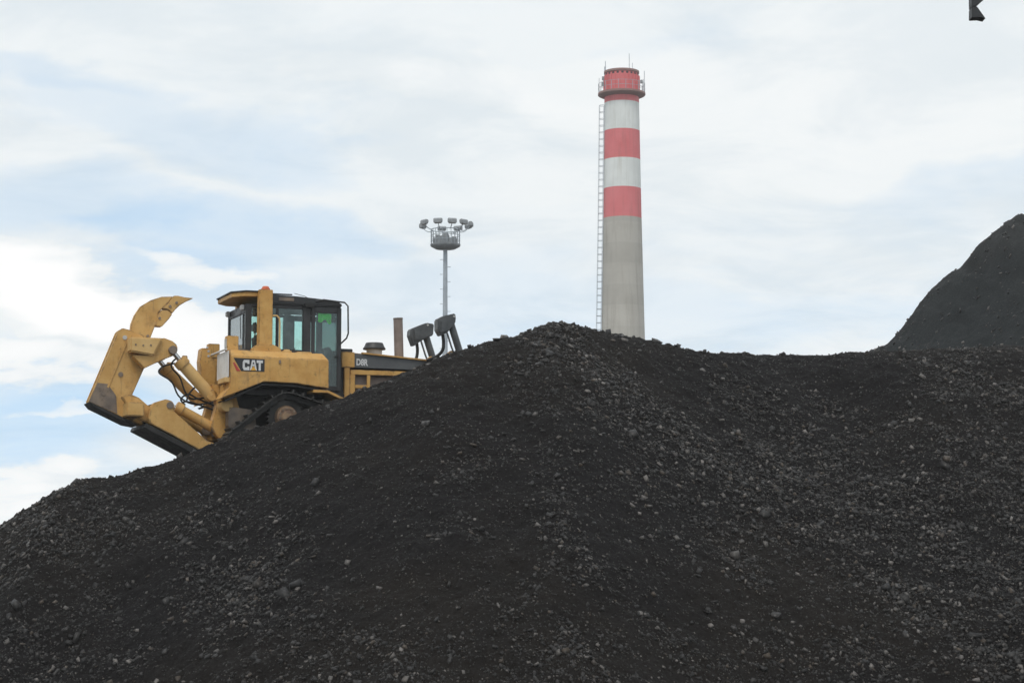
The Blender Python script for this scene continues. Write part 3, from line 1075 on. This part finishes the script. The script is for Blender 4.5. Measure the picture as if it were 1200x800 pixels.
        add_box(bm, (.655, ya, 3.21), (1.12, yb, 3.33))
        add_box(bm, (.655, ya, 1.62), (1.12, yb, 1.72))
        dr = finish('door', bm, 'cab', cb, .01)
        box('window_pane', (.655, min(s * .815, s * .805), 1.72), (1.12, max(s * .815, s * .805), 3.21), 'glass', dr, 0)
        box('handle', (1.08, min(s * .835, s * .87), 2.30), (1.16, max(s * .835, s * .87), 2.34), 'black', dr, .008)
        # mirror rail outside the door
        pipe('grab_rail', [(.66, s * .84, 3.44), (.80, s * .93, 3.47), (1.24, s * .95, 3.43), (1.31, s * .95, 3.36), (1.32, s * .95, 2.80), (1.29, s * .93, 2.70), (1.18, s * .835, 2.58)], .017, 'cab', d, 8)
    bar(-.775, -.70, -.70, .70, 1.60, 2.46, 'rear_panel')
    bar(-.775, -.70, -.70, .70, 3.16, 3.34, 'header')
    rp = box('window_pane', (-.755, -.70, 2.46), (-.745, .70, 3.16), 'rear_glass', cb, 0)
    bar(-.775, -.725, -.52, -.48, 2.46, 3.16, 'glazing_bar', .006)
    bar(1.14, 1.215, -.70, .70, 1.60, 2.2, 'front_panel')
    bar(1.14, 1.215, -.70, .70, 3.2, 3.34, 'header')
    box('window_pane', (1.18, -.70, 2.2), (1.19, .70, 3.2), 'glass', cb, 0)
    # arched dark roof
    rf = poly('cab_roof', [(-.30, 3.342), (1.235, 3.342), (1.20, 3.45), (.95, 3.485), (.3, 3.53), (-.30, 3.545)], -.84, .84, 'cab', d, .03)
    box('air_filter_grille', (-.12, -.86, 3.42), (.20, -.842, 3.49), 'worn', rf, .006)
    box('roof_lamp', (.42, -.90, 3.30), (.62, -.842, 3.40), 'black', rf, .015)
    pipe('antenna', [(.62, -.6, 3.5), (.48, -.65, 3.56), (.25, -.7, 3.60)], .006, 'black', rf, 6)
    box('roof_rail', (-.28, -.80, 3.55), (.18, -.74, 3.575), 'cab', rf, .006)
    # protective canopy and its posts
    cn = plan('canopy', [(-.27, -.92), (-.80, -.92), (-1.04, -.62), (-1.04, .62), (-.80, .92), (-.27, .92)], 3.475, 3.565, 'yellow', d, .01)
    plan('canopy_lid', [(-.27, -.95), (-.82, -.95), (-1.07, -.63), (-1.07, .63), (-.82, .95), (-.27, .95)], 3.566, 3.592, 'cab', cn, .006)
    for s in (-1, 1):
        y0, y1 = sorted((s * .86, s * 1.05))
        po = box('canopy_post', (-.57, y0, 2.42), (-.29, y1, 3.61), 'yellow', d, .01)
        poly('post_foot', [(-.70, 2.347), (-.10, 2.347), (-.12, 2.43), (-.28, 2.50), (-.58, 2.50), (-.68, 2.43)], y0 - .03, y1 + .03, 'yellow', po, .012)
        pipe('handrail', [(-.29, s * 1.0, 3.09), (-.2, s * 1.03, 3.09), (-.15, s * 1.03, 3.04), (-.14, s * 1.03, 2.96), (-.14, s * 1.03, 2.45)], .018, 'pale_yellow', po, 8)
    bc = lathe('beacon', [(.09, 0), (.09, .03), (.075, .035), (.07, .06), (.05, .075)], 'orange', d, 20, (-.42, -.95, 3.612))
    wl = box('work_lamp', (-.86, -.70, 3.22), (-.785, -.56, 3.33), 'light_grey', d, .015)
    box('work_lamp', (-.86, .56, 3.22), (-.785, .70, 3.33), 'light_grey', d, .015)
    pipe('wiper', [(-.79, -.35, 3.16), (-.80, -.42, 2.9), (-.80, -.46, 2.66)], .008, 'black', d, 6)
    # operator's seat and controls
    st = poly('seat', [(-.30, 2.0), (.28, 2.02), (.30, 2.14), (-.16, 2.16), (-.30, 2.80), (-.42, 2.80), (-.38, 2.1)], -.26, .26, 'seat', d, .05)
    poly('headrest', [(-.44, 2.84), (-.33, 2.84), (-.35, 3.05), (-.46, 3.05)], -.14, .14, 'seat', st, .04)
    box('seat_base', (-.25, -.2, 1.6), (.2, .2, 2.0), 'seat', st, .02)
    for s in (-1, 1):
        box('armrest', (-.25, s * .33 - .05, 2.25), (.28, s * .33 + .05, 2.33), 'seat', st, .02)
        rod('control_lever', (.30, s * .33, 2.3), (.36, s * .33, 2.52), .02, 'black', st, n=8)
    poly('dashboard', [(.85, 1.6), (1.10, 1.6), (1.10, 2.52), (.98, 2.56), (.90, 2.3)], -.55, .55, 'seat', d, .03)

    # --- hood and engine
    cw = box('cowl', (1.30, -.56, 2.14), (1.58, .56, 2.46), 'yellow', d, .012)
    box('cowl_bracket', (1.25, -.50, 2.465), (1.55, -.30, 2.53), 'cab', cw, .008)
    for s in (-1, 1):
        y0, y1 = sorted((s * .56, s * .46))
        box('cowl_post', (1.36, y0, 1.40), (1.48, y1, 2.138), 'yellow', d, .01)
        y0, y1 = sorted((s * .52, s * .50))
        sd = poly('hood_side', [(1.582, 2.145), (2.95, 2.14), (3.34, 2.135), (3.34, 2.32), (1.582, 2.44)], y0, y1, 'band', d, .004)
        y0, y1 = sorted((s * .56, s * .46))
        poly('hood_ledge', [(1.74, 2.43), (3.42, 2.31), (3.42, 2.345), (1.74, 2.465)], y0, y1, 'yellow', d, .006)
        eg = box('side_frame', (1.50, s * .50 - .02, 2.0), (3.34, s * .50 + .02, 2.10), 'yellow', d, .006)
        box('side_upright', (1.49, s * .50 - .03, 1.45), (1.60, s * .50 + .03, 1.998), 'yellow', d, .006)
        box('side_upright', (1.86, s * .50 - .02, 1.45), (1.93, s * .50 + .02, 1.998), 'yellow', d, .006)
        box('side_bar', (1.602, s * .50 - .02, 1.72), (1.858, s * .50 + .02, 1.79), 'yellow', d, .006)
    poly('hood_top', [(1.60, 2.42), (3.38, 2.30), (3.38, 2.335), (1.60, 2.455)], -.455, .455, 'yellow', d, .006)
    box('firewall', (1.222, -.5, 1.4), (1.36, .5, 2.44), 'black', d, .01)
    box('engine', (1.5, -.40, 1.3), (3.3, .40, 2.1), 'rust', d, .03)
    rad = poly('radiator_guard', [(3.36, .8), (3.62, .8), (3.62, 2.20), (3.44, 2.34), (3.36, 2.34)], -.62, .62, 'yellow', d, .02)
    # raised number on the hood band
    cu = bpy.data.curves.new('number', 'FONT')
    cu.body = 'D8R'
    cu.size = .185
    cu.extrude = .002
    cu.offset = .006
    tmp = bpy.data.objects.new('number_tmp', cu)
    COL.objects.link(tmp)
    bpy.context.view_layer.update()
    me = bpy.data.meshes.new_from_object(tmp.evaluated_get(bpy.context.evaluated_depsgraph_get()))
    bpy.data.objects.remove(tmp)
    me.name = 'hood_lettering'
    tx = put('hood_lettering', me, 'decal_white', d)
    tx.rotation_euler = (R(90), R(1.5), 0)
    tx.scale = (.72, 1, 1)
    tx.location = (1.62, -.5235, 2.20)
    # precleaner and exhaust
    pc = lathe('air_precleaner', [(.16, 0), (.165, .17), (.165, .18)], 'light_grey', d, 30, (2.17, .0, 2.40))
    lathe('precleaner_bowl', [(.165, .181), (.235, .185), (.24, .21), (.215, .24), (.19, .30), (.175, .325), (.05, .335)], 'cab', pc, 36, (2.17, .0, 2.40))
    ex = rod('exhaust_stack', (2.72, .0, 2.34), (2.69, .0, 3.24), .098, 'rust', d, n=24)
    rod('exhaust_cap', (2.69, 0, 3.241), (2.688, 0, 3.275), .105, 'worn', ex, n=24, bev=.006)
    # blade lift cylinders in their yokes
    for s in (-1, 1):
        y = .86 * s
        hd = ([(3.24, 3.17), (3.37, 3.24), (3.63, 3.31), (3.645, 3.2), (3.63, 3.10), (3.47, 2.91), (3.31, 2.82), (3.28, 2.9), (3.24, 2.93)] if s < 0 else
              [(3.21, 3.13), (3.31, 3.18), (3.48, 3.25), (3.58, 3.29), (3.75, 3.27), (3.73, 3.02), (3.62, 2.98), (3.44, 2.88), (3.29, 2.77), (3.2, 3.0)])
        lc_ = rod('blade_cylinder', (3.55, y, 3.16), (3.82, y, 2.36), .075, 'lift', d, n=22, bev=.01)
        rod('rod', (3.82, y, 2.36), (4.25, y, 1.3), .045, 'chrome', lc_, n=12)
        poly('cylinder_head', hd, y - .12, y + .12, 'lift', lc_, .018)
        poly('yoke', [(hd[0][0] + .06, 3.13), (3.44, 3.16), (3.44, 2.92), (3.30, 2.88)], y - .16, y + .16, 'lift', lc_, .015)
        rod('trunnion_bolt', (3.60, y - .135, 3.24), (3.60, y - .12, 3.24), .022, 'light_grey', lc_, n=10)
        pipe('cylinder_tube', [(3.46, y - .08, 2.90), (3.56, y - .08, 2.6), (3.66, y - .08, 2.36)], .02, 'lift', lc_, 8)
        pipe('cylinder_tube', [(3.52, y + .06, 2.90), (3.62, y + .06, 2.6), (3.70, y + .06, 2.36)], .014, 'light_grey', lc_, 8)
        pipe('cylinder_hose', [(3.39, y, 2.88), (3.41, y, 2.70), (3.39, y, 2.54), (3.30, y * .92, 2.42), (3.12, y * .75, 2.33)], .034, 'hose', lc_, 10, curve=5)
        poly('trunnion_bracket', [(3.36, 2.20), (3.70, 2.20), (3.74, 2.50), (3.64, 2.56), (3.44, 2.40)], *sorted((s * .60, s * .74)), 'yellow', rad, .015)
        poly('push_arm', [(.6, .50), (4.2, .32), (4.2, .56), (.6, .72)], *sorted((s * 1.36, s * 1.52)), 'yellow', d, .02)
    prof = []
    for i in range(9):
        t = i / 8
        prof.append((4.25 + .28 * (2 * t - 1) ** 2 + .05 * t, .08 + 1.55 * t))
    back = [(x - .06, z) for x, z in prof[::-1]]
    bl = poly('blade', prof + back, -1.9, 1.9, 'yellow', d, 0)
    box('cutting_edge', (4.50, -1.9, .0), (4.56, 1.9, .16), 'worn', bl, .01)
    return d


dozer = build_bulldozer()

# green cloth behind the cab door window
bm = bmesh.new()
rows, cols = 8, 18
gv = {}
for side in (0, 1):
    for i in range(rows + 1):
        for j in range(cols + 1):
            u, v = j / cols, i / rows
            x = .735 + .275 * u
            z = 3.225 - (.175 + .03 * math.sin(u * 9) + .025 * (u > .62)) * v
            y = -.765 + .012 * math.sin(u * 15 + 1.0) * (0.4 + v) + side * .006
            gv[side, i, j] = bm.verts.new((x, y, z))
for side in (0, 1):
    for i in range(rows):
        for j in range(cols):
            bm.faces.new((gv[side, i, j], gv[side, i, j + 1], gv[side, i + 1, j + 1], gv[side, i + 1, j]))
for j in range(cols):
    bm.faces.new((gv[0, 0, j], gv[0, 0, j + 1], gv[1, 0, j + 1], gv[1, 0, j]))
    bm.faces.new((gv[0, rows, j], gv[0, rows, j + 1], gv[1, rows, j + 1], gv[1, rows, j]))
cl = finish('hanging_cloth', bm, 'green', None, 0, smooth=60)
cl.location = DOZ
cl.rotation_euler = (0, 0, YAW)
cl['label'] = 'bright green cloth hanging behind the bulldozer cab door window'
cl['category'] = 'cloth'


# ------------------------------------------------------------------ chimney
def build_chimney():
    cx, cy = 13.2, 242.1
    t = thing('chimney', 'tall concrete chimney with red and white bands rising behind the coal pile', 'chimney', (cx, cy, 0))
    rz = [(0, 3.35), (28.5, 2.60), (42.95, 2.30), (56.96, 2.09), (60.9, 2.0)]

    def rad(z):
        return float(np.interp(z, [a for a, b in rz], [b for a, b in rz]))

    def seg(name, z0, z1, mat):
        n = max(2, int((z1 - z0) / 2))
        return lathe(name, [(rad(z0 + (z1 - z0) * i / n), z0 + (z1 - z0) * i / n) for i in range(n + 1)], mat, t, 64)
    seg('concrete_shaft', 0, 42.95, 'concrete')
    seg('red_band', 42.95, 46.54, 'ch_red')
    seg('white_band', 46.54, 50.04, 'ch_white')
    seg('red_band', 50.04, 53.55, 'ch_red')
    seg('white_band', 53.55, 56.96, 'ch_white')
    seg('red_band', 56.96, 58.0, 'ch_red')
    g = lathe('gallery', [(2.06, 57.66), (2.45, 57.78), (2.80, 57.93), (2.85, 57.98), (2.85, 58.2), (2.05, 58.26)], 'gallery', t, 64)
    seg('crown', 58.26, 60.55, 'ch_red')
    lathe('rim', [(1.95, 60.55), (2.12, 60.62), (2.12, 60.86), (1.7, 60.9)], 'gallery', t, 64)
    n = 22
    for i in range(n):
        a = 2 * math.pi * i / n
        bm = bmesh.new()
        add_box(bm, (1.98, -.09, 58.27), (2.2, .09, 60.25))
        o = finish('rib', bm, 'ch_red', t, .01)
        o.rotation_euler = (0, 0, a)
        bm = bmesh.new()
        add_box(bm, (1.96, -.13, 60.27), (2.035, .13, 60.5))
        o = finish('vent_opening', bm, 'black', t, 0)
        o.rotation_euler = (0, 0, a + math.pi / n)
    # railing
    ring = lambda r, z, m=64: [(r * math.cos(2 * math.pi * i / m), r * math.sin(2 * math.pi * i / m), z) for i in range(m)]
    for z in (58.75, 59.3):
        pipe('rail', ring(2.8, z), .022, 'galv', g, 6, True)
    for i in range(20):
        a = 2 * math.pi * (i + .4) / 20
        rod('rail_post', (2.8 * math.cos(a), 2.8 * math.sin(a), 58.24), (2.8 * math.cos(a), 2.8 * math.sin(a), 59.35), .035, 'galv', g, n=6)
    # lightning rods, antennas and small boxes
    for x, y, z0, z1, r in ((.9, -.6, 60.8, 62.95, .04), (1.3, -.2, 60.8, 61.9, .035), (-1.95, -.3, 60.4, 62.1, .045), (-2.02, .1, 60.3, 61.5, .06), (2.72, -.3, 58.3, 60.9, .04), (-2.72, -.3, 58.3, 60.0, .035), (2.55, -1.0, 58.3, 59.7, .04)):
        rod('antenna', (x, y, z0), (x, y, z1), r, 'galv', t, n=6)
    for x, y, z, h in ((-2.25, -.5, 59.7, .45), (-2.3, -.7, 58.9, .5), (2.35, -.6, 59.3, .4)):
        box('aerial_box', (x - .14, y - .14, z), (x + .14, y + .14, z + h), 'lamp_case', t, .02)
    # caged ladder down the left side
    zs = np.arange(14.0, 57.4, .82)
    ld = bpy.data.objects.new('ladder', None)
    bm = bmesh.new()
    ang = R(188)
    ca, sa = math.cos(ang), math.sin(ang)

    def P(z, out, side):
        r = rad(z) + out
        return (ca * r - sa * side, sa * r + ca * side, z)
    for sd in (-.25, .25):
        add_pipe(bm, [P(z, .06, sd) for z in zs], .03, 6)
    for sd in (-.3, 0, .3):
        add_pipe(bm, [P(z, .62, sd) for z in zs], .016, 5)
    ld = finish('ladder', bm, 'galv', t, smooth=50)
    for z in zs:
        pts = [P(z, .06, -.28), P(z, .3, -.38), P(z, .55, -.27), P(z, .63, 0), P(z, .55, .27), P(z, .3, .38), P(z, .06, .28)]
        pipe('cage_hoop', pts, .032, 'galv', ld, 5)
    for z in zs[::3]:
        rod('bracket', P(z + .3, -.05, 0), P(z + .3, .08, 0), .03, 'galv', ld, n=5)
    return t


build_chimney()


# ------------------------------------------------------------------ floodlight mast
def build_mast():
    t = thing('floodlight_mast', 'tall grey steel floodlight mast with a round lamp platform behind the bulldozer', 'light mast', (-4.93, 150.0, 0))
    lathe('pole', [(.32, 0), (.17, 22), (.155, 25.6)], 'galv', t, 20)
    for i, z in enumerate(np.arange(6, 25, .55)):
        s = 1 if i % 2 else -1
        rod('step_peg', (s * .15, -.05, z), (s * .40, -.05, z), .022, 'galv', t, n=6)
    pl = lathe('platform', [(.2, 25.45), (.75, 25.5), (1.08, 25.68), (1.12, 25.76), (1.12, 25.84), (.2, 25.84)], 'lamp_case', t, 40)
    ring = lambda r, z, m=40: [(r * math.cos(2 * math.pi * i / m), r * math.sin(2 * math.pi * i / m), z) for i in range(m)]
    for z, r in ((26.93, .035), (26.5, .025), (26.15, .025)):
        pipe('rail', ring(1.07, z), r, 'galv', pl, 6, True)
    for i in range(22):
        a = 2 * math.pi * i / 22
        rod('rail_post', (1.07 * math.cos(a), 1.07 * math.sin(a), 25.8), (1.07 * math.cos(a), 1.07 * math.sin(a), 26.95), .022, 'galv', pl, n=6)
    for i in range(7):
        a = 2 * math.pi * (i + .35) / 7
        r = .78
        c = Vector((r * math.cos(a), r * math.sin(a), 25.85))
        box('control_gear_box', (c.x - .16, c.y - .1, 25.85), (c.x + .16, c.y + .1, 26.35 + .12 * (i % 3)), 'lamp_case', pl, .02)
    lathe('winch_head', [(.28, 25.84), (.30, 26.5), (.22, 26.62), (.05, 26.66)], 'lamp_case', t, 20)
    for deg in (-143, 155, -105, -73, -43, -5, 28, 100, 62):
        a = R(deg)
        ca, sa = math.cos(a), math.sin(a)
        Q = lambda r, z: (r * ca, r * sa, z)
        lm = bpy.data.objects.new('floodlight', None)
        bm = bmesh.new()
        add_poly(bm, [(-.14, -.15), (.12, -.19), (.17, .05), (.10, .16), (-.10, .17), (-.18, .06)], -.31, .31)
        lm = finish('floodlight', bm, 'lamp_case', t, .02)
        lm.location = Q(1.90, 27.34)
        lm.rotation_euler = (0, R(28), 0)
        lm.rotation_euler = (Matrix.Rotation(a, 3, 'Z') @ Matrix.Rotation(R(-12), 3, 'Y')).to_euler()
        bm = bmesh.new()
        add_box(bm, (-.13, -.26, -.205), (.11, .26, -.195))
        finish('lens', bm, 'light_grey', lm, 0)
        pipe('lamp_arm', [Q(1.07, 26.93), Q(1.25, 26.86), Q(1.45, 26.88), Q(1.68, 27.0), Q(1.86, 27.22)], .032, 'galv', t, 6, curve=3)
    return t


build_mast()


# ------------------------------------------------------------------ boom reaching in at the top right
def build_boom():
    t = thing('loading_boom', 'dark steel bracket of a loading boom hanging in at the top right corner', 'boom', (15.5, 30.0, 0))
    box('mast_post', (-.35, -.35, 0), (.35, .35, 13.2), 'dark_steel', t, .02)
    box('boom_arm', (-9.2, -.22, 11.75), (-.352, .22, 12.25), 'dark_steel', t, .02)
    b = poly('hanging_bracket', [(-8.63, 11.75), (-8.635, 11.13), (-8.56, 11.155), (-8.40, 11.30), (-8.2, 11.75)], -.10, .10, 'dark_steel', t, .008)
    poly('bracket_foot', [(-8.635, 11.128), (-8.64, 10.97), (-8.52, 10.975), (-8.43, 10.955), (-8.555, 11.14)], -.10, .10, 'dark_steel', b, .006)
    return t


build_boom()

# ------------------------------------------------------------------ air
bm = bmesh.new()
add_box(bm, (-140, -12, -1.2), (140, 262, 64.5))
hz = finish('haze', bm, None, None, 0)
hz['kind'] = 'stuff'
hm = bpy.data.materials.new('haze')
hm.use_nodes = True
ht = hm.node_tree
ht.nodes.clear()
ho = ht.nodes.new('ShaderNodeOutputMaterial')
hv = ht.nodes.new('ShaderNodeVolumePrincipled')
hv.inputs['Color'].default_value = (0.97, 0.97, 0.97, 1)
hv.inputs['Density'].default_value = 0.0005
hv.inputs['Anisotropy'].default_value = 0.2
ht.links.new(hv.outputs[0], ho.inputs['Volume'])
hz.data.materials.append(hm)
